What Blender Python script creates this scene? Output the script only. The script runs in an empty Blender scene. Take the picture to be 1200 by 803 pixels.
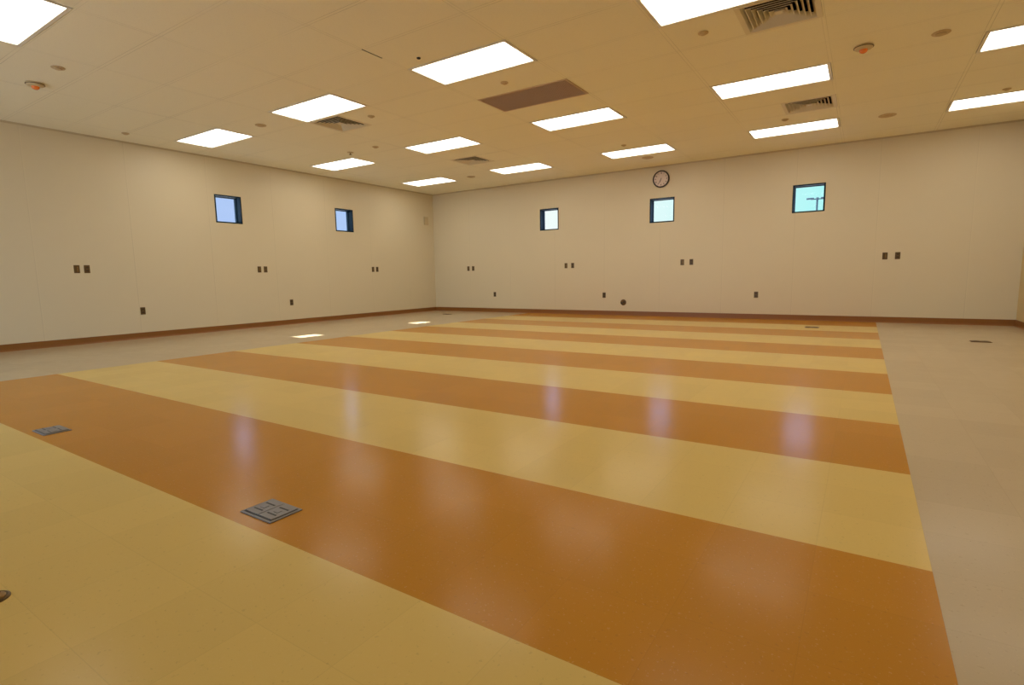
import bpy, bmesh, math, random
from mathutils import Vector, Matrix

S = bpy.context.scene
COL = S.collection

# ------------------------------------------------------------------ camera
CAM = Vector((9.70682, -11.10697, 0.905))
R_ = Vector((0.838, 0.54539, -0.01737)); U_ = Vector((-0.05307, 0.11314, 0.99216)); F_ = Vector((-0.54308, 0.83051, -0.12375))
cd = bpy.data.cameras.new('camera'); cam = bpy.data.objects.new('camera', cd); COL.objects.link(cam)
cam.matrix_world = Matrix(((R_.x, U_.x, -F_.x, CAM.x), (R_.y, U_.y, -F_.y, CAM.y), (R_.z, U_.z, -F_.z, CAM.z), (0, 0, 0, 1)))
cd.sensor_width = 36; cd.lens = 627.85 / 1200 * 36; cd.clip_start = 0.02; cd.clip_end = 2000
S.camera = cam

# ------------------------------------------------------------------ light levels and exposure
S.view_settings.view_transform = 'Standard'; S.view_settings.look = 'None'
S.view_settings.exposure = 0.0; S.view_settings.gamma = 1.0; S.view_settings.use_curve_mapping = False
LAMP_COL = (1.0, 0.935, 0.80); LAMP_POWER = 5.9
SUN_DIR = Vector((2.37, -0.15, -2.19)); SUN_POWER = 22.0
SKY_POWER = 1.0

w = bpy.data.worlds.new('sky'); S.world = w; w.use_nodes = True
nt = w.node_tree; nt.nodes.clear()
tc = nt.nodes.new('ShaderNodeTexCoord'); sp = nt.nodes.new('ShaderNodeSeparateXYZ'); nt.links.new(tc.outputs['Generated'], sp.inputs[0])
neg = nt.nodes.new('ShaderNodeMath'); neg.operation = 'MULTIPLY'; neg.inputs[1].default_value = -1; nt.links.new(sp.outputs['X'], neg.inputs[0])
rp = nt.nodes.new('ShaderNodeValToRGB'); nt.links.new(neg.outputs[0], rp.inputs[0])   # west-east change of a hazy sky
el = rp.color_ramp.elements
el[0].position = 0.05; el[0].color = (0.46, 0.97, 0.97, 1)
el[1].position = 0.92; el[1].color = (0.46, 0.60, 0.96, 1)
for p_, c_ in ((0.30, (0.78, 1.0, 1.0)), (0.50, (0.95, 1.02, 1.0)), (0.75, (0.46, 0.63, 0.97))):
    e = el.new(p_); e.color = (*c_, 1)
bg = nt.nodes.new('ShaderNodeBackground'); bg.inputs[1].default_value = SKY_POWER
# brighter open sky on the south side, feeding the added front glazing
south = nt.nodes.new('ShaderNodeMapRange'); south.inputs[1].default_value = .05; south.inputs[2].default_value = -.5; nt.links.new(sp.outputs['Y'], south.inputs[0])
mxs = nt.nodes.new('ShaderNodeMix'); mxs.data_type = 'RGBA'; mxs.inputs[7].default_value = (1.8, 2.5, 3.5, 1)
# the sky clears and brightens above the horizon haze
up = nt.nodes.new('ShaderNodeMapRange'); up.interpolation_type = 'SMOOTHSTEP'; up.inputs[1].default_value = .145; up.inputs[2].default_value = .22; nt.links.new(sp.outputs['Z'], up.inputs[0])
mxu = nt.nodes.new('ShaderNodeMix'); mxu.data_type = 'RGBA'; mxu.inputs[7].default_value = (2.6, 3.4, 6.4, 1)
nt.links.new(up.outputs[0], mxu.inputs[0]); nt.links.new(rp.outputs[0], mxu.inputs[6])
nt.links.new(south.outputs[0], mxs.inputs[0]); nt.links.new(mxu.outputs[2], mxs.inputs[6])
ow = nt.nodes.new('ShaderNodeOutputWorld'); nt.links.new(mxs.outputs[2], bg.inputs[0]); nt.links.new(bg.outputs[0], ow.inputs[0])

sl = bpy.data.lights.new('sun', 'SUN'); sl.energy = SUN_POWER; sl.angle = math.radians(0.53); sl.color = (1, 0.97, 0.92)
so = bpy.data.objects.new('sun', sl); COL.objects.link(so); so.rotation_euler = SUN_DIR.to_track_quat('-Z', 'Y').to_euler()
so.location = (-6, -5, 8)

# ------------------------------------------------------------------ room numbers
XR, YF, H = 11.71, -13.6, 3.072
GX0, GX, GY0, GY = 3.10, 1.24, -6.72, 0.6125      # ceiling grid
E0, ES, XL, XS = -10.073, 0.9155, 2.94, 9.928     # floor stripes

# ------------------------------------------------------------------ helpers
def bm_box(bm, x0, x1, y0, y1, z0, z1):
    v = [bm.verts.new((x, y, z)) for z in (z0, z1) for y in (y0, y1) for x in (x0, x1)]
    for f in ((0, 2, 3, 1), (4, 5, 7, 6), (0, 1, 5, 4), (2, 6, 7, 3), (0, 4, 6, 2), (1, 3, 7, 5)):
        bm.faces.new([v[i] for i in f])
    return v

def bm_lathe(bm, prof, n=32, cx=0, cy=0):
    """profile of (radius, z) turned about the vertical axis"""
    rings = []
    for r, z in prof:
        if r < 1e-6: rings.append([bm.verts.new((cx, cy, z))])
        else: rings.append([bm.verts.new((cx + r * math.cos(2 * math.pi * k / n), cy + r * math.sin(2 * math.pi * k / n), z)) for k in range(n)])
    for a, b in zip(rings, rings[1:]):
        for k in range(n):
            q = []
            if len(a) == 1 and len(b) == 1: continue
            if len(a) == 1: q = [a[0], b[(k + 1) % n], b[k]]
            elif len(b) == 1: q = [a[k], a[(k + 1) % n], b[0]]
            else: q = [a[k], a[(k + 1) % n], b[(k + 1) % n], b[k]]
            bm.faces.new(q)

def obj(name, bm, m, parent=None, loc=None, rot=None, bevel=0, smooth=False):
    bmesh.ops.recalc_face_normals(bm, faces=bm.faces)
    me = bpy.data.meshes.new(name); bm.to_mesh(me); bm.free()
    if smooth:
        for p in me.polygons: p.use_smooth = True
    o = bpy.data.objects.new(name, me); COL.objects.link(o); me.materials.append(m)
    if parent: o.parent = parent
    if loc is not None: o.location = loc
    if rot is not None: o.rotation_euler = rot
    if bevel:
        b = o.modifiers.new('bevel', 'BEVEL'); b.width = bevel; b.segments = 2; b.limit_method = 'ANGLE'
    if smooth:
        w_ = o.modifiers.new('split', 'EDGE_SPLIT'); w_.split_angle = math.radians(35)
    return o

def tag(o, label=None, cat=None, group=None, kind=None):
    for k, v in (('label', label), ('category', cat), ('group', group), ('kind', kind)):
        if v: o[k] = v
    return o

def thing(name, loc, rot=(0, 0, 0), **kw):
    o = bpy.data.objects.new(name, None); COL.objects.link(o); o.location = loc; o.rotation_euler = rot
    o.empty_display_size = 0.1
    return tag(o, **kw)

def dup(root, loc, rot=None, label=None):
    r = root.copy(); COL.objects.link(r); r.location = loc
    if rot is not None: r.rotation_euler = rot
    if label: r['label'] = label
    for ch in list(root.children):
        c = ch.copy(); COL.objects.link(c); c.parent = r
        for g in list(ch.children):
            d = g.copy(); COL.objects.link(d); d.parent = c
    return r

def struct(name, bm, m, **kw):
    return tag(obj(name, bm, m, **kw), kind='structure')

# ------------------------------------------------------------------ materials
def mat(name, color=(.5, .5, .5), rough=.5, metal=0, spec=.5, emit=None, estr=0):
    m = bpy.data.materials.new(name); m.use_nodes = True
    b = m.node_tree.nodes['Principled BSDF']
    b.inputs['Base Color'].default_value = (*color, 1); b.inputs['Roughness'].default_value = rough
    b.inputs['Metallic'].default_value = metal; b.inputs['Specular IOR Level'].default_value = spec
    if emit: b.inputs['Emission Color'].default_value = (*emit, 1); b.inputs['Emission Strength'].default_value = estr
    return m

class NG:
    """small helper for node graphs"""
    def __init__(s, m): s.m = m; s.t = m.node_tree; s.b = s.t.nodes['Principled BSDF']
    def n(s, t): return s.t.nodes.new(t)
    def l(s, a, b): s.t.links.new(a, b)
    def math(s, op, a, b=None, c=None):
        n = s.n('ShaderNodeMath'); n.operation = op
        for i, v in enumerate((a, b, c)):
            if v is None: continue
            if isinstance(v, (int, float)): n.inputs[i].default_value = v
            else: s.l(v, n.inputs[i])
        return n.outputs[0]
    def mix(s, f, a, b):
        n = s.n('ShaderNodeMix'); n.data_type = 'RGBA'
        for i, v in ((0, f), (6, a), (7, b)):
            if isinstance(v, (int, float)): n.inputs[i].default_value = v
            elif isinstance(v, tuple): n.inputs[i].default_value = (*v, 1)
            else: s.l(v, n.inputs[i])
        return n.outputs[2]
    def xyz(s):
        t = s.n('ShaderNodeTexCoord'); p = s.n('ShaderNodeSeparateXYZ'); s.l(t.outputs['Object'], p.inputs[0])
        return t.outputs['Object'], p.outputs[0], p.outputs[1], p.outputs[2]
    def noise(s, vec, scale, detail=2, rough=.5):
        n = s.n('ShaderNodeTexNoise'); s.l(vec, n.inputs['Vector']); n.inputs['Scale'].default_value = scale
        n.inputs['Detail'].default_value = detail; n.inputs['Roughness'].default_value = rough
        return n.outputs['Fac']
    def line(s, v, origin, period, half):
        """1 within `half` of a multiple of the period"""
        a = s.math('DIVIDE', s.math('SUBTRACT', v, origin), period)
        d = s.math('MULTIPLY', s.math('ABSOLUTE', s.math('SUBTRACT', s.math('FRACT', s.math('ADD', a, .5)), .5)), period)
        return s.math('LESS_THAN', d, half)
    def bump(s, h, strength, dist):
        n = s.n('ShaderNodeBump'); n.inputs['Strength'].default_value = strength; n.inputs['Distance'].default_value = dist
        s.l(h, n.inputs['Height']); s.l(n.outputs[0], s.b.inputs['Normal'])

def floor_material():
    m = mat('vinyl_tile', rough=.3); g = NG(m); vec, x, y, z = g.xyz()
    k = g.math('FLOOR', g.math('DIVIDE', g.math('SUBTRACT', y, E0), ES))
    odd = g.math('LESS_THAN', g.math('FLOORED_MODULO', k, 2.0), .5)      # even strips from the first edge are orange
    field = g.mix(odd, YEL, ORA)
    inside = g.math('MULTIPLY', g.math('GREATER_THAN', x, XL), g.math('LESS_THAN', x, XS))
    base = g.mix(inside, BEI, field)
    # tile by tile tone
    ix = g.math('FLOOR', g.math('DIVIDE', g.math('SUBTRACT', x, XS), .3052)); iy = g.math('FLOOR', g.math('DIVIDE', g.math('SUBTRACT', y, E0), .30517))
    cb = g.n('ShaderNodeCombineXYZ'); g.l(ix, cb.inputs[0]); g.l(iy, cb.inputs[1])
    wn = g.n('ShaderNodeTexWhiteNoise'); wn.noise_dimensions = '2D'; g.l(cb.outputs[0], wn.inputs['Vector'])
    hsv = g.n('ShaderNodeHueSaturation'); g.l(base, hsv.inputs['Color'])
    g.l(g.math('ADD', g.math('MULTIPLY', wn.outputs['Value'], .05), .975), hsv.inputs['Value'])
    # chips
    n1 = g.noise(vec, 95, 2, .6); n2 = g.noise(vec, 70, 2, .6); n3 = g.noise(vec, 9, 3)
    light = g.math('MULTIPLY', g.math('GREATER_THAN', n1, .66), .16); dark = g.math('MULTIPLY', g.math('GREATER_THAN', n2, .67), .15)
    c = g.mix(light, hsv.outputs[0], (.80, .62, .34)); c = g.mix(dark, c, (.16, .10, .05))
    jx = g.line(x, XS, .3052, .0011); jy = g.line(y, E0, .30517, .0011)
    j = g.math('MULTIPLY', g.math('MAXIMUM', jx, jy), .09)
    c = g.mix(j, c, (.10, .06, .03))
    g.l(c, g.b.inputs['Base Color'])
    g.l(g.math('ADD', g.math('MULTIPLY', n3, .10), FL_ROUGH - .05), g.b.inputs['Roughness'])
    g.b.inputs['Specular IOR Level'].default_value = FL_SPEC; g.b.inputs['IOR'].default_value = 1.14
    g.bump(g.noise(vec, 3.2, 2), .12, .004)
    return m

def wall_material(name, col, axis, origin, period=1.235):
    m = mat(name, rough=.42); g = NG(m); vec, x, y, z = g.xyz(); v = (x, y)[axis]
    n = g.noise(vec, 1.1, 2); c = g.mix(g.math('MULTIPLY', n, .10), col, tuple(q * .8 for q in col))
    s1 = g.math('MULTIPLY', g.line(v, origin, period, .005), g.math('ADD', g.math('MULTIPLY', g.noise(vec, .5, 1), .38), -.06))
    s2 = g.math('MULTIPLY', g.line(v, origin + .011, period, .005), .12)
    c = g.mix(s1, c, tuple(q * .45 for q in col)); c = g.mix(s2, c, tuple(min(1, q * 1.25) for q in col))
    g.l(c, g.b.inputs['Base Color'])
    g.bump(g.noise(vec, 160, 3, .6), .10, .002)
    g.b.inputs['Specular IOR Level'].default_value = .35
    return m

def ceiling_material():
    m = mat('ceiling_tile', rough=.9, spec=.2); g = NG(m); vec, x, y, z = g.xyz()
    ix = g.math('FLOOR', g.math('DIVIDE', g.math('SUBTRACT', x, GX0), GX)); iy = g.math('FLOOR', g.math('DIVIDE', g.math('SUBTRACT', y, GY0), GY))
    cb = g.n('ShaderNodeCombineXYZ'); g.l(ix, cb.inputs[0]); g.l(iy, cb.inputs[1])
    wn = g.n('ShaderNodeTexWhiteNoise'); wn.noise_dimensions = '2D'; g.l(cb.outputs[0], wn.inputs['Vector'])
    c = g.mix(g.math('MULTIPLY', wn.outputs['Value'], .08), CEI, tuple(q * .78 for q in CEI))
    fine = g.noise(vec, 120, 3, .7)
    c = g.mix(g.math('MULTIPLY', g.math('GREATER_THAN', fine, .63), .18), c, tuple(q * .5 for q in CEI))
    lx = g.line(x, GX0, GX, .013); ly = g.line(y, GY0, GY, .013)
    bar = g.math('MAXIMUM', lx, ly)
    c = g.mix(g.math('MULTIPLY', bar, .12), c, tuple(min(1, q * 1.05) for q in CEI))
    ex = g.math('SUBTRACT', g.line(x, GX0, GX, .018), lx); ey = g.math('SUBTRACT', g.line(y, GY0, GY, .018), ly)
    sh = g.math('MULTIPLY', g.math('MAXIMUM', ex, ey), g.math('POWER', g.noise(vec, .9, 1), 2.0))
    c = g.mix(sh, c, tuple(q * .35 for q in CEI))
    g.l(c, g.b.inputs['Base Color']); g.bump(fine, .25, .003)
    return m

def glass_material():
    m = bpy.data.materials.new('window_glass'); m.use_nodes = True; t = m.node_tree; t.nodes.clear()
    tr = t.nodes.new('ShaderNodeBsdfTransparent'); tr.inputs[0].default_value = (.97, .985, .98, 1)
    gl = t.nodes.new('ShaderNodeBsdfGlossy'); gl.inputs['Roughness'].default_value = .02
    fr = t.nodes.new('ShaderNodeFresnel'); fr.inputs[0].default_value = 1.12
    mx = t.nodes.new('ShaderNodeMixShader'); o = t.nodes.new('ShaderNodeOutputMaterial')
    t.links.new(fr.outputs[0], mx.inputs[0]); t.links.new(tr.outputs[0], mx.inputs[1]); t.links.new(gl.outputs[0], mx.inputs[2]); t.links.new(mx.outputs[0], o.inputs[0])
    return m

def lens_material():
    """prismatic acrylic lens, a little brighter along its three tubes"""
    m = mat('lamp_lens', (.7, .7, .7), .4); g = NG(m); vec, x, y, z = g.xyz()
    s = g.math('COSINE', g.math('MULTIPLY', y, 2 * math.pi / .19))
    st = g.math('MULTIPLY', g.math('ADD', g.math('MULTIPLY', s, .10), 1.0), LAMP_POWER)
    g.b.inputs['Emission Color'].default_value = (*LAMP_COL, 1); g.l(st, g.b.inputs['Emission Strength'])
    return m

YEL = (.72, .53, .18); ORA = (.53, .245, .034); BEI = (.55, .445, .295); CEI = (.95, .90, .74)
FL_ROUGH = .19; FL_SPEC = .5
WALL = (.74, .655, .475)
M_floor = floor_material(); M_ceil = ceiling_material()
M_wl = wall_material('painted_panel_left', WALL, 1, -8.40)
M_wb = wall_material('painted_panel_back', WALL, 0, 8.615)
M_wr = wall_material('painted_wall_right', (.66, .50, .24), 1, -4)
M_wf = wall_material('painted_wall_front', WALL, 0, 8.615)
M_glass = glass_material(); M_lens = lens_material()
M_base = mat('brown_rubber_cove', (.26, .10, .018), .4)
M_angle = mat('wall_angle', (.60, .50, .33), .5)
M_white = mat('white_enamel', (.80, .77, .70), .4)
M_frame = mat('dark_teal_aluminium', (.005, .020, .034), .6, 0, .1)
M_vent = mat('vent_enamel', (.80, .72, .56), .5)
M_back = mat('blade_back_shade', (.06, .045, .038), .8)
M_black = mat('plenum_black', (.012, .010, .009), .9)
M_duct = mat('duct_grey', (.06, .055, .05), .8)
M_grille = mat('return_grille_brown', (.62, .46, .34), .6)
M_grilled = mat('return_grille_dark', (.50, .36, .27), .8)
M_plate = mat('bronze_plate', (.12, .075, .03), .4, .4)
M_plated = mat('dark_receptacle', (.045, .025, .010), .5)
M_orange = mat('amber_dome', (.85, .22, .03), .2)
M_cover = mat('sprinkler_cover', (.58, .44, .25), .5)
M_brass = mat('aged_brass', (.30, .18, .06), .35, .7)
M_boxg = mat('grey_aluminium', (.24, .235, .245), .45, .1)
M_boxd = mat('dark_grey_seam', (.05, .05, .055), .6)
M_boxw = mat('worn_bronze_lid', (.17, .10, .045), .6, 0, .15)
M_cream = mat('cream_plastic', (.62, .50, .30), .5)
M_face = mat('clock_face', (.75, .62, .55), .4)
M_rim = mat('clock_rim', (.020, .010, .005), .45)
M_ink = mat('clock_ink', (.02, .015, .012), .6)
M_pole = mat('dark_painted_steel', (.01, .03, .04), .5)
M_ground = mat('concrete_paving', (.40, .40, .38), .9)
M_ext = mat('exterior_stucco', (.5, .45, .36), .9)

# ------------------------------------------------------------------ shell
T = .20
WZ0, WZ1 = 1.940, 2.432
WIN_L = [(-5.803, -5.345), (-3.192, -2.745)]
WIN_L = [(-5.815, -5.325), (-3.210, -2.720)]
WIN_B = [(3.287, 3.780), (5.918, 6.428), (8.558, 9.072)]

bm = bmesh.new(); bm_box(bm, -T, XR + T, YF - T, T, -.15, 0); struct('floor', bm, M_floor)

LX = [GX0 + GX * k for k in (-2, 0, 2, 4, 6)]; LY = [GY0 + GY * 8, GY0 + GY * 4, GY0, GY0 - 5 * GY, GY0 - 9 * GY]
holes = []                      # openings in the ceiling for lamps, diffusers and the return grille
for x in LX:
    for y in LY[:4]: holes.append((x, x + GX, y, y + GY))
VENTS = [(8.06 + GX / 2, GY0 + GY), (8.06 + GX / 2, GY0 + 6 * GY), (3.10, GY0 + GY), (3.10, GY0 + 6 * GY)]
for x, y in VENTS: holes.append((x, x + GX / 2, y, y + GY))
RET = (5.58, 6.82, GY0 + 2 * GY, GY0 + 3 * GY); holes.append(RET)
xs = sorted({-T, XR + T} | {round(v, 5) for h in holes for v in h[:2] if v < XR})
ys = sorted({YF - T, T} | {round(v, 5) for h in holes for v in h[2:]})
bm = bmesh.new()
for xa, xb in zip(xs, xs[1:]):
    for ya, yb in zip(ys, ys[1:]):
        cx, cy = (xa + xb) / 2, (ya + yb) / 2
        if any(h[0] < cx < h[1] and h[2] < cy < h[3] for h in holes): continue
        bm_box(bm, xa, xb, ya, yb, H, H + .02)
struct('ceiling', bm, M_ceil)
bm = bmesh.new(); bm_box(bm, -T, XR + T, YF - T, T, H + .45, H + .55); struct('trim_roof_deck', bm, M_ext).name = 'trim_5'

def wall_with_holes(name, m, axis, a0, a1, t0, t1, spans):
    """axis 1: wall runs along y (left), 0: along x (back)"""
    bm = bmesh.new()
    cuts = sorted({a0, a1} | {v for s in spans for v in s}); zs = (0, WZ0, WZ1, H + .45)
    for a, b in zip(cuts, cuts[1:]):
        for z0, z1 in zip(zs, zs[1:]):
            if z0 == WZ0 and (a, b) in spans: continue
            if axis == 1: bm_box(bm, t0, t1, a, b, z0, z1)
            else: bm_box(bm, a, b, t0, t1, z0, z1)
    bmesh.ops.remove_doubles(bm, verts=bm.verts, dist=1e-5)
    return struct(name, bm, m)
wall_with_holes('wall_left', M_wl, 1, YF, 0, -T, 0, WIN_L)
wall_with_holes('wall_back', M_wb, 0, -T, XR + T, 0, T, WIN_B)
bm = bmesh.new(); bm_box(bm, XR, XR + T, YF, 0, 0, H + .45); struct('wall_right', bm, M_wr)
FX0, FX1, FZ = .60, 6.10, 2.45        # unseen glazing, added to let cool daylight into the room
bm = bmesh.new(); bm_box(bm, -T, FX0, YF - T, YF, 0, H + .45); bm_box(bm, FX1, XR + T, YF - T, YF, 0, H + .45); bm_box(bm, FX0, FX1, YF - T, YF, FZ, H + .45); struct('wall_front', bm, M_wf)
F = thing('window_6', (0, 0, 0), kind='structure')  # added front glazing, unseen, lets cool daylight in
bm = bmesh.new()
for k in range(5):
    x = FX0 + k * (FX1 - FX0) / 4; xa = max(FX0, x - .025); xb = min(FX1, x + .025); bm_box(bm, xa, xb, YF - .12, YF - .06, .05, FZ - .05)
bm_box(bm, FX0, FX1, YF - .12, YF - .06, 0, .05); bm_box(bm, FX0, FX1, YF - .12, YF - .06, FZ - .05, FZ)
obj('window_frame', bm, M_frame, F)
for k in range(4):
    w_ = (FX1 - FX0) / 4; bm = bmesh.new(); bm_box(bm, FX0 + k * w_ + .026, FX0 + (k + 1) * w_ - .026, YF - .093, YF - .087, .051, FZ - .051); obj('pane', bm, M_glass, F)

# baseboards with a coved toe, extruded along the wall
def cove(name, p0, p1, nrm):
    prof = [(0, .098), (.004, .098), (.005, .030), (.008, .014), (.018, .004), (.022, 0), (0, 0)]
    bm = bmesh.new(); ra = []
    for P in (p0, p1):
        ra.append([bm.verts.new((P[0] + nrm[0] * a, P[1] + nrm[1] * a, z)) for a, z in prof])
    n = len(prof)
    for k in range(n): bm.faces.new([ra[0][k], ra[0][(k + 1) % n], ra[1][(k + 1) % n], ra[1][k]])
    bm.faces.new(ra[0]); bm.faces.new(ra[1][::-1])
    struct(name, bm, M_base)
cove('baseboard_left', (0, YF), (0, 0), (1, 0)); cove('baseboard_back', (0, 0), (XR, 0), (0, -1))
cove('baseboard_right', (XR, 0), (XR, YF), (-1, 0)); cove('baseboard_front', (XR, YF), (FX1, YF), (0, 1))
# wall angle where the ceiling grid meets the walls
for n_, (x0, x1, y0, y1) in enumerate(((0, .022, YF, 0), (0, XR, -.022, 0), (XR - .022, XR, YF, 0), (0, XR, YF, YF + .022))):
    bm = bmesh.new(); bm_box(bm, x0, x1, y0, y1, H - .004, H)
    if n_ == 0: bm_box(bm, 0, .003, y0, y1, H - .024, H - .004)
    if n_ == 1: bm_box(bm, x0, x1, -.003, 0, H - .024, H - .004)
    struct('trim_%d' % (n_ + 1), bm, M_angle)

# ------------------------------------------------------------------ windows
def window(n, axis, a0, a1):
    """built in local space: u along the wall, v outwards, z up"""
    F = thing('window_%d' % n, (0, 0, 0), kind='structure')
    def place(u0, u1, v0, v1, z0, z1, bm):
        if axis == 1: bm_box(bm, -v1, -v0, u0, u1, z0, z1)
        else: bm_box(bm, u0, u1, v0, v1, z0, z1)
    bm = bmesh.new(); t = .022
    for (u0, u1, z0, z1) in ((a0, a1, WZ1 - t, WZ1), (a0, a1, WZ0, WZ0 + t), (a0, a0 + t, WZ0 + t, WZ1 - t), (a1 - t, a1, WZ0 + t, WZ1 - t)):
        place(u0, u1, -.004, T, z0, z1, bm)
    # glazing bead next to the pane
    s = .012
    for (u0, u1, z0, z1) in ((a0 + t, a1 - t, WZ1 - t - s, WZ1 - t), (a0 + t, a1 - t, WZ0 + t, WZ0 + t + s), (a0 + t, a0 + t + s, WZ0 + t + s, WZ1 - t - s), (a1 - t - s, a1 - t, WZ0 + t + s, WZ1 - t - s)):
        place(u0, u1, .125, .16, z0, z1, bm)
    obj('window_frame', bm, M_frame, F)
    bm = bmesh.new(); place(a0 + t + .002, a1 - t - .002, .140, .146, WZ0 + t + .002, WZ1 - t - .002, bm)
    obj('pane', bm, M_glass, F)
for n, (a, b) in enumerate(WIN_L): window(n + 1, 1, a, b)
for n, (a, b) in enumerate(WIN_B): window(n + 3, 0, a, b)

# ------------------------------------------------------------------ ceiling lamps
def make_lamp(x, y, label):
    t = thing('ceiling_lamp', (x + GX / 2, y + GY / 2, H), label=label, cat='ceiling light', group='recessed fluorescent ceiling lights')
    a, b = GX / 2 - .006, GY / 2 - .006; f = .030
    bm = bmesh.new()
    for q in ((-a, a, -b, -b + f), (-a, a, b - f, b), (-a, -a + f, -b + f, b - f), (a - f, a, -b + f, b - f)): bm_box(bm, *q, -.004, .03)
    obj('frame', bm, M_white, t)
    bm = bmesh.new(); bm_box(bm, -a + f, a - f, -b + f, b - f, .008, .014); obj('lens', bm, M_lens, t)
    bm = bmesh.new()                      # sheet metal housing above the lens
    for q in ((-a, a, -b, -b + .01, .03, .12), (-a, a, b - .01, b, .03, .12), (-a, -a + .01, -b + .01, b - .01, .03, .12), (a - .01, a, -b + .01, b - .01, .03, .12), (-a, a, -b, b, .12, .125)): bm_box(bm, *q)
    obj('housing', bm, M_white, t)
    return t
LAMPS = {}
rows = ['first row from the back wall', 'second row from the back wall', 'third row from the back wall', 'fourth row from the back wall', 'fifth row from the back wall']
cols = ['first from the left wall', 'second from the left wall', 'third from the left wall', 'fourth from the left wall', 'fifth from the left wall']
lamp0 = None
for j, y in enumerate(LY[:4]):
    for i, x in enumerate(LX):
        if x + GX > XR + .1 or (j, i) in ((3, 0), (3, 2)): continue
        lab = 'ceiling light, %s, %s' % (rows[j], cols[i])
        if (j, i) == (3, 1): lab = 'large ceiling light cut off by the upper left corner of the photo'
        if (j, i) == (2, 3): lab = 'large ceiling light at the top edge beside the big square air diffuser'
        if (j, i) == (2, 2): lab = 'large ceiling light just in front of the brown return grille'
        if lamp0 is None: lamp0 = make_lamp(x, y, lab); LAMPS[(j, i)] = lamp0
        else: LAMPS[(j, i)] = dup(lamp0, (x + GX / 2, y + GY / 2, H), label=lab)

# ------------------------------------------------------------------ square air diffusers
def make_vent(x, y, label):
    t = thing('air_diffuser', (x + GX / 4, y + GY / 2, H), label=label, cat='air vent', group='square louvred air diffusers')
    a = GY / 2 - .006
    bm = bmesh.new(); f = .03
    e = GX / 4 - .002
    for q in ((-e, e, -a, -a + f), (-e, e, a - f, a), (-e, -a + f, -a + f, a - f), (a - f, e, -a + f, a - f)): bm_box(bm, *q, -.003, .006)
    obj('frame', bm, M_vent, t)
    n = 6; r0 = a - f
    for k in range(n):                     # nested square cones, lower edge outwards
        ro = r0 - k * (r0 - .03) / n; ri = ro - .027
        bm = bmesh.new()
        th = .0015
        lo = [(ro, -.002), (ri, .036), (ri - th, .035), (ro - .004, -.004)]
        rings = [[bm.verts.new((sx * r, sy * r, z)) for sx, sy in ((-1, -1), (1, -1), (1, 1), (-1, 1))] for r, z in lo]
        for q in range(4):
            A, B = rings[q], rings[(q + 1) % 4]
            for c in range(4): bm.faces.new([A[c], A[(c + 1) % 4], B[(c + 1) % 4], B[c]])
        lv = obj('louvre', bm, M_vent, t); lv.data.materials.append(M_back)      # shade between the blades, painted dark onto their backs
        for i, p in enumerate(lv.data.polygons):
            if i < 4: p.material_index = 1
    bm = bmesh.new(); bm_box(bm, -.028, .028, -.028, .028, -.003, .002); obj('centre_plate', bm, M_vent, t)
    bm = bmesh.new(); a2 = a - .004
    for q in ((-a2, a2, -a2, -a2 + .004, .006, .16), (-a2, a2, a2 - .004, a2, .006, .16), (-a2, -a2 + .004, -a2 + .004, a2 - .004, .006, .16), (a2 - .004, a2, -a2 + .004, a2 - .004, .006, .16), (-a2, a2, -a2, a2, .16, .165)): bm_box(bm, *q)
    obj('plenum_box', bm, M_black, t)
    return t
vl = ['square louvred air diffuser at the top edge, its dark slats seen large', 'small square louvred air diffuser between two long lights near the back wall on the right',
      'dark square air diffuser tucked behind the second light from the left wall', 'thin dark square air diffuser near the far left corner of the ceiling']
vent0 = make_vent(*VENTS[0], vl[0])
for (x, y), lb in list(zip(VENTS, vl))[1:]: dup(vent0, (x + GX / 4, y + GY / 2, H), label=lb)

# return grille: frame, eggcrate core, dark duct
rx, ry = (RET[0] + RET[1]) / 2, (RET[2] + RET[3]) / 2
t = thing('return_grille', (rx, ry, H), label='long brown return air grille in the middle of the ceiling', cat='air vent')
a, b = GX / 2 - .008, GY / 2 - .008
bm = bmesh.new(); f = .022
for q in ((-a, a, -b, -b + f), (-a, a, b - f, b), (-a, -a + f, -b + f, b - f), (a - f, a, -b + f, b - f)): bm_box(bm, *q, -.003, .008)
obj('frame', bm, M_grille, t)
bm = bmesh.new(); nx, ny = 60, 28
for k in range(1, nx): x = -a + f + k * (2 * a - 2 * f) / nx; bm_box(bm, x - .001, x + .001, -b + f, b - f, .0, .012)
for k in range(1, ny): y = -b + f + k * (2 * b - 2 * f) / ny; bm_box(bm, -a + f, a - f, y - .001, y + .001, .0005, .0125)
obj('eggcrate_core', bm, M_grille, t)
bm = bmesh.new(); bm_box(bm, -a, a, -b, b, .014, .03); obj('backing', bm, M_grilled, t)

# ------------------------------------------------------------------ small ceiling fittings
def detector(x, y, label):
    t = thing('smoke_detector', (x, y, H), label=label, cat='smoke detector', group='round detectors with an amber dome')
    bm = bmesh.new(); bm_lathe(bm, [(0, -.001), (.082, -.001), (.084, -.012), (.070, -.030), (.045, -.036), (0, -.036)], 32); obj('base', bm, M_cream, t, smooth=True)
    bm = bmesh.new(); bm_lathe(bm, [(.036, -.035), (.036, -.045), (.030, -.058), (.016, -.066), (0, -.068)], 24); obj('dome', bm, M_orange, t, smooth=True)['label'] = 'amber dome'
    bm = bmesh.new(); bm_lathe(bm, [(.079, -.014), (.086, -.013), (.086, -.017), (.079, -.019)], 32); obj('rim', bm, M_plate, t, smooth=True)
    return t
d0 = detector(2.05, -8.78, 'round smoke detector with amber dome on the greyish ceiling below the corner light')
dup(d0, (9.59, -4.56, H), label='round smoke detector with amber dome right of the tapered light row')

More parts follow.
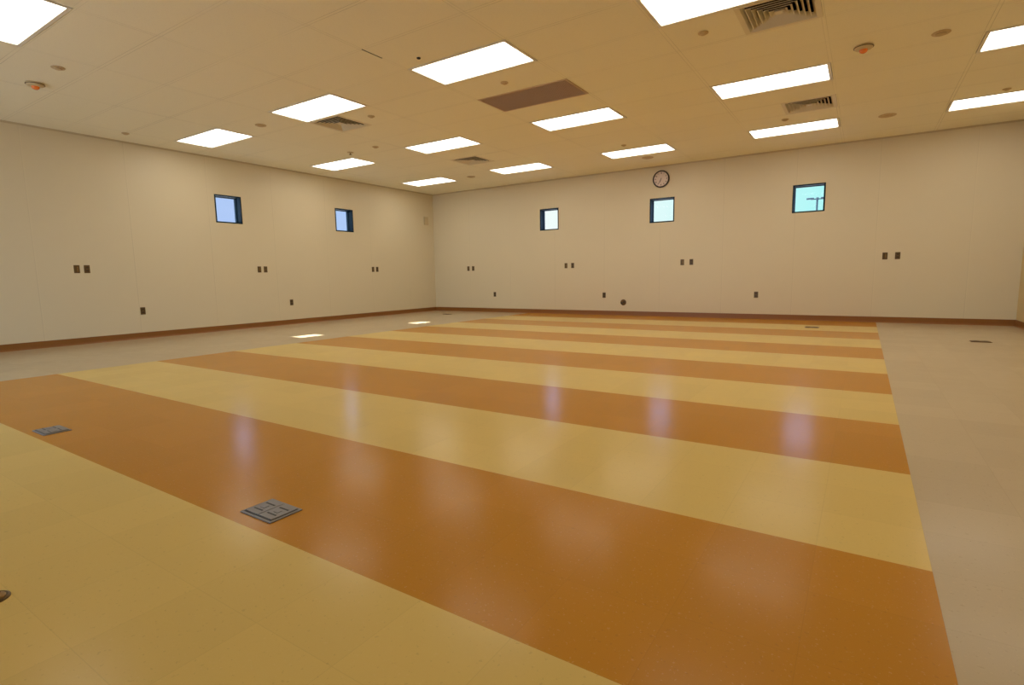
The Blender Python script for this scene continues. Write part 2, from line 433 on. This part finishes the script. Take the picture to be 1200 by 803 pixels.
def cover(x, y, r, label, group='flat round sprinkler covers', name='sprinkler_cover', m=None):
    t = thing(name, (x, y, H), label=label, cat='sprinkler', group=group)
    bm = bmesh.new(); bm_lathe(bm, [(0, -.001), (r * .95, -.001), (r, -.004), (r * .93, -.010), (r * .8, -.012), (0, -.012)], 28); obj('cap', bm, m or M_cover, t, smooth=True)
    bm = bmesh.new(); bm_lathe(bm, [(r * .55, -.012), (r * .55, -.020), (r * .40, -.023), (0, -.023)], 24); obj('centre', bm, m or M_cover, t, smooth=True)
    return t
C_ = [(8.367, -5.79, .047, 'small round sprinkler cover below the top edge light'),
      (10.191, -4.493, .075, 'pale round cover on the ceiling between the two right-hand lights and the amber dome'),
      (11.058, -2.002, .045, 'small round sprinkler cover above the lower right-hand light'),
      (6.195, -5.801, .045, 'small round sprinkler cover just before the brown return grille'),
      (4.038, -5.804, .048, 'small round sprinkler cover beside the dark diffuser and second light'),
      (6.182, -2.146, .045, 'small round sprinkler cover touching the middle light nearest the back wall'),
      (8.641, -2.183, .048, 'small round sprinkler cover between the right diffuser and the light under it'),
      (2.400, -1.453, .095, 'round brown cover near the far left ceiling corner'),
      (.557, -7.338, .050, 'small round cover close to the left wall under the greyish ceiling'),
      (2.484, -6.426, .075, 'faint round cover left of the second ceiling light from the left wall'),
      (2.796, -4.580, .055, 'faint round cover above the far ceiling light by the left wall'),
      (2.780, -8.800, .060, 'faint round cover just above the amber dome detector'),
      (9.871, -1.528, .110, 'wide round brown cover by itself between the right-hand lights'),
      (6.183, -.939, .110, 'wide round brown cover between the clock and the middle light')]
c0 = None
for x, y, r, lb in C_:
    if c0 is None: c0 = cover(x, y, .047, lb)
    else:
        c = dup(c0, (x, y, H), label=lb); c.scale = (r / .047, r / .047, 1)
        if r > .09: c['category'] = 'ceiling cover'
# pendant sprinkler with its deflector
t = thing('pendant_sprinkler', (2.157, -4.565, H), label='small pendant sprinkler head above the far light by the left wall', cat='sprinkler')
bm = bmesh.new(); bm_lathe(bm, [(0, -.001), (.055, -.001), (.055, -.006), (.03, -.014), (0, -.014)], 24); obj('escutcheon', bm, M_cover, t, smooth=True)
bm = bmesh.new(); bm_lathe(bm, [(0, -.013), (.012, -.013), (.012, -.025), (.008, -.035), (.005, -.040), (0, -.040)], 16); obj('body', bm, M_brass, t, smooth=True)
bm = bmesh.new(); bm_lathe(bm, [(0, -.039), (.026, -.040), (.026, -.043), (0, -.044)], 20); obj('deflector', bm, M_plate, t)
# small camera hole beside the large lamp
t = thing('ceiling_sensor', (5.885, -6.868, H), label='tiny black ceiling sensor beside the large light before the grille', cat='sensor')
bm = bmesh.new(); bm_lathe(bm, [(0, -.001), (.020, -.001), (.020, -.006), (.014, -.012), (0, -.013)], 20); obj('eye', bm, M_black, t, smooth=True)
# gap where a ceiling tile sits askew
bm = bmesh.new(); bm_box(bm, 5.578, 5.590, -7.33, -7.07, H - .0012, H); tag(obj('trim_6', bm, M_black), kind='structure')

# ------------------------------------------------------------------ wall plates (local: x along the wall, -y into the room, z up)
def plate_base(t, wd=.072, ht=.116):
    bm = bmesh.new(); bm_box(bm, -wd / 2, wd / 2, -.006, 0, -ht / 2, ht / 2); obj('cover_plate', bm, M_plate, t, bevel=.002)
def make_outlet(label, group):
    t = thing('wall_outlet', (0, 0, 0), label=label, cat='outlet', group=group); plate_base(t)
    for s in (-1, 1):
        bm = bmesh.new()
        prof = [(.017 * math.cos(q * math.pi / 12), .014 * max(-.85, min(.85, math.sin(q * math.pi / 12)))) for q in range(24)]
        lo = [bm.verts.new((x, -.0055, s * .024 + z)) for x, z in prof]; hi = [bm.verts.new((x, -.0095, s * .024 + z)) for x, z in prof]
        for k in range(24): bm.faces.new([lo[k], lo[(k + 1) % 24], hi[(k + 1) % 24], hi[k]])
        bm.faces.new(hi); obj('receptacle', bm, M_plated, t)
    bm = bmesh.new(); bm_lathe(bm, [(.003, 0), (.003, .001), (0, .002)], 10); obj('screw', bm, M_brass, t, loc=(0, -.006, 0), rot=(math.pi / 2, 0, 0))
    return t
def make_data(label, group):
    t = thing('data_plate', (0, 0, 0), label=label, cat='wall plate', group=group); plate_base(t)
    bm = bmesh.new(); bm_box(bm, .002, .018, -.0085, -.0055, -.034, .034); obj('insert', bm, M_brass, t, bevel=.001)
    for s in (-1, 1):
        bm = bmesh.new(); bm_box(bm, .005, .015, -.0095, -.008, s * .016 - .006, s * .016 + .006); obj('jack', bm, M_plated, t)
    return t
LROT = (0, 0, math.pi / 2)
def on_left(y, z): return dict(loc=(0, y, z), rot=LROT)
def on_back(x, z): return dict(loc=(x, 0, z), rot=(0, 0, 0))
outs = [('o', on_left(-7.805, 1.112), 'upper duplex outlet nearest the photographer on the left wall, right one of its pair'),
        ('d', on_left(-7.93, 1.112), 'upper data plate nearest the photographer on the left wall, left one of its pair'),
        ('o', on_left(-4.935, 1.108), 'upper duplex outlet on the left wall between its two windows, right one of the pair'),
        ('d', on_left(-5.062, 1.108), 'upper data plate on the left wall between its two windows, left one of the pair'),
        ('o', on_left(-2.07, 1.110), 'upper duplex outlet on the left wall near the far corner, right one of the pair'),
        ('d', on_left(-2.20, 1.110), 'upper data plate on the left wall near the far corner, left one of the pair'),
        ('d', on_back(1.14, 1.106), 'upper data plate on the back wall nearest the far corner'),
        ('o', on_back(1.295, 1.106), 'upper duplex outlet on the back wall nearest the far corner'),
        ('d', on_back(3.965, 1.112), 'upper data plate on the back wall below the window nearest the far corner'),
        ('o', on_back(4.135, 1.112), 'upper duplex outlet on the back wall below the window nearest the far corner'),
        ('d', on_back(6.61, 1.116), 'upper data plate on the back wall below and right of the clock window'),
        ('o', on_back(6.79, 1.116), 'upper duplex outlet on the back wall below and right of the clock window'),
        ('d', on_back(9.993, 1.126), 'upper data plate right of the window showing the street lamp'),
        ('o', on_back(10.168, 1.126), 'upper duplex outlet right of the window showing the street lamp'),
        ('o', on_left(-7.12, .445), 'low outlet on the left wall nearer the photographer'),
        ('o', on_left(-4.417, .444), 'low outlet on the left wall between its two windows'),
        ('o', on_back(1.956, .447), 'low outlet on the back wall nearest the far corner'),
        ('o', on_back(4.909, .441), 'low outlet on the back wall left of the round pipe cap'),
        ('o', on_back(8.013, .465), 'low outlet on the back wall left of the street lamp window')]
proto = {}
for kd, pl, lb in outs:
    if kd not in proto:
        o = (make_outlet if kd == 'o' else make_data)(lb, 'brown wall outlets' if kd == 'o' else 'brown data plates')
        o.location = pl['loc']; o.rotation_euler = pl['rot']; proto[kd] = o
    else: dup(proto[kd], pl['loc'], pl['rot'], lb)

# round cleanout fitting low on the back wall
t = thing('pipe_cap', (5.358, 0, .286), (math.pi / 2, 0, 0), label='round dark pipe fitting low on the back wall above the baseboard', cat='pipe fitting')
bm = bmesh.new(); bm_lathe(bm, [(0, 0), (.066, 0), (.066, .004), (.058, .010), (.045, .012), (0, .012)], 32); obj('flange', bm, M_boxw, t, smooth=True)
for s in (-1, 1):
    bm = bmesh.new(); bm_lathe(bm, [(0, .011), (.021, .011), (.021, .040), (.015, .046), (0, .046)], 20, cx=s * .028, cy=.012 * s); obj('plug', bm, M_plated, t, smooth=True)

# cream box beside the far corner
t = thing('wall_sensor', (0, -.30, 2.37), LROT, label='small cream box high on the left wall beside the far corner', cat='sensor')
bm = bmesh.new(); bm_box(bm, -.07, .07, -.035, 0, -.10, .10); obj('housing', bm, M_cream, t, bevel=.008)
bm = bmesh.new(); bm_box(bm, -.035, .035, -.038, -.034, -.05, .06); obj('cover', bm, M_cream, t, bevel=.002)
bm = bmesh.new(); bm_box(bm, -.078, .078, -.008, 0, -.108, .108); obj('back_plate', bm, M_angle, t, bevel=.002)

# ------------------------------------------------------------------ clock
t = thing('wall_clock', (6.150, 0, 2.806), (math.pi / 2, 0, 0), label='round wall clock with dark rim above the middle window of the back wall', cat='clock')
bm = bmesh.new(); bm_lathe(bm, [(0, 0), (.160, 0), (.170, .006), (.172, .022), (.166, .034), (.154, .036), (.147, .030), (.147, .018)], 64); obj('rim', bm, M_rim, t, smooth=True)
bm = bmesh.new(); bm_lathe(bm, [(.151, .016), (.151, .020), (0, .0201)], 64); obj('dial', bm, M_face, t)
for n in range(1, 13):
    a = math.pi / 2 - n * math.pi / 6
    cu = bpy.data.curves.new('numeral', 'FONT'); cu.body = str(n); cu.size = .040; cu.align_x = 'CENTER'; cu.align_y = 'CENTER'; cu.extrude = .0006; cu.offset = .0008
    tmp = bpy.data.objects.new('text', cu); COL.objects.link(tmp); dg = bpy.context.evaluated_depsgraph_get(); me = bpy.data.meshes.new_from_object(tmp.evaluated_get(dg)); bpy.data.objects.remove(tmp)
    me.materials.clear(); me.materials.append(M_ink)
    o = bpy.data.objects.new('numeral', me); COL.objects.link(o); o.parent = t; o.location = (.116 * math.cos(a), .116 * math.sin(a), .0212)
bm = bmesh.new()
for k in range(60):
    a = k * math.pi / 30; r0, wd = (.137, .0022) if k % 5 == 0 else (.141, .0010)
    v = [bm.verts.new((r * math.cos(a) - s * wd * math.sin(a), r * math.sin(a) + s * wd * math.cos(a), .0208)) for r, s in ((r0, -1), (.147, -1), (.147, 1), (r0, 1))]
    bm.faces.new(v)
ticks = obj('minute_track', bm, M_ink, t)
def hand(name, ang, ln, wd, z):
    a = math.pi / 2 - math.radians(ang); bm = bmesh.new()
    pts = [(-.022, -wd), (ln * .9, -wd * .8), (ln, 0), (ln * .9, wd * .8), (-.022, wd)]
    lo = [bm.verts.new((x * math.cos(a) - y * math.sin(a), x * math.sin(a) + y * math.cos(a), z)) for x, y in pts]
    hi = [bm.verts.new(v.co + Vector((0, 0, .0012))) for v in lo]
    for k in range(5): bm.faces.new([lo[k], lo[(k + 1) % 5], hi[(k + 1) % 5], hi[k]])
    bm.faces.new(hi); bm.faces.new(lo[::-1]); obj(name, bm, M_ink, t)
hand('hour_hand', 199, .072, .0048, .0225); hand('minute_hand', 208, .110, .0034, .0245)
bm = bmesh.new(); bm_lathe(bm, [(0, .021), (.007, .021), (.007, .027), (0, .028)], 16); obj('hub', bm, M_ink, t)

# ------------------------------------------------------------------ floor boxes
def make_floor_box(label, m=None, sx=.200, sy=.140):
    m = m or M_boxg
    t = thing('floor_box', (0, 0, 0), label=label, cat='floor box', group='service floor boxes')
    bm = bmesh.new(); bm_box(bm, -sx / 2, sx / 2, -sy / 2, sy / 2, 0, .005); obj('flange', bm, m, t, bevel=.003)
    bm = bmesh.new(); bm_box(bm, -sx / 2 + .012, sx / 2 - .012, -sy / 2 + .010, sy / 2 - .010, .0048, .0058); obj('gasket', bm, M_boxd, t)
    for s in (-1, 1):
        cx = s * .0440
        bm = bmesh.new(); bm_box(bm, cx - .0425, cx + .0425, -sy / 2 + .014, sy / 2 - .014, .0055, .0095)
        lid = obj('lid', bm, m, t, bevel=.0015)
        for q in (-1, 1):
            bm = bmesh.new(); cy = q * .026; bm_box(bm, cx - .028, cx + .028, cy - .003, cy + .003, .0093, .0105); obj('finger_slot', bm, M_boxd, lid)
        bm = bmesh.new(); bm_box(bm, cx - .013, cx + .013, -.012, .012, .0093, .0112); obj('latch', bm, m, lid, bevel=.001)
    return t
fb = make_floor_box('grey two-lid floor box nearest the photographer on the orange strip'); fb.location = (7.800, -9.945, 0)
dup(fb, (5.540, -9.965, 0), label='grey two-lid floor box farther left on the nearest orange strip')
fw = make_floor_box('thin dark floor box far off on the beige floor by the right side', M_boxw); fw.location = (10.955, -2.510, 0)
dup(fw, (9.060, -1.355, 0), label='thin dark floor box on the farthest strips below the street lamp window')
dup(fw, (1.260, -1.050, 0), label='thin faint floor box on beige floor in the far corner')
# brass cleanout cap in the floor
t = thing('floor_cleanout', (7.640, -10.726, 0), label='round brass floor cap cut off by the photo edge on yellow floor', cat='floor drain')
bm = bmesh.new(); bm_lathe(bm, [(0, 0), (.043, 0), (.043, .003), (.038, .006), (.035, .004), (0, .004)], 32); obj('ring', bm, M_plate, t, smooth=True)
bm = bmesh.new(); bm_lathe(bm, [(.033, .003), (.033, .006), (.030, .008), (0, .009)], 32); obj('cap', bm, M_brass, t, smooth=True)
for a in (0, math.pi / 2):
    bm = bmesh.new(); bm_box(bm, -.026, .026, -.003, .003, .0085, .0105); obj('slot', bm, M_plated, t, rot=(0, 0, a + .5))

# ------------------------------------------------------------------ outdoors
bm = bmesh.new(); bm_box(bm, -150, 160, -120, 200, -.5, -.25); struct('ground', bm, M_ground)
dist = 62.5
px, py = CAM.x - .0680 * dist, CAM.y + dist
ztop = CAM.z + .1128 * dist
t = thing('street_lamp', (px, py, -.25), label='dark double-headed parking street lamp seen through the right window of the back wall', cat='street lamp')
bm = bmesh.new(); bm_lathe(bm, [(0, 0), (.10, 0), (.085, ztop + .15), (.12, ztop + .16), (.12, ztop + .40), (0, ztop + .42)], 16); obj('pole', bm, M_pole, t, smooth=True)
bm = bmesh.new(); bm_box(bm, -.55, .55, -.05, .05, ztop + .20, ztop + .30); obj('crossarm', bm, M_pole, t)
for s in (-1, 1):
    bm = bmesh.new(); bm_box(bm, min(s * .30, s * .95), max(s * .30, s * .95), -.20, .20, ztop + .24, ztop + .40); obj('lamp_head', bm, M_pole, t, bevel=.04)
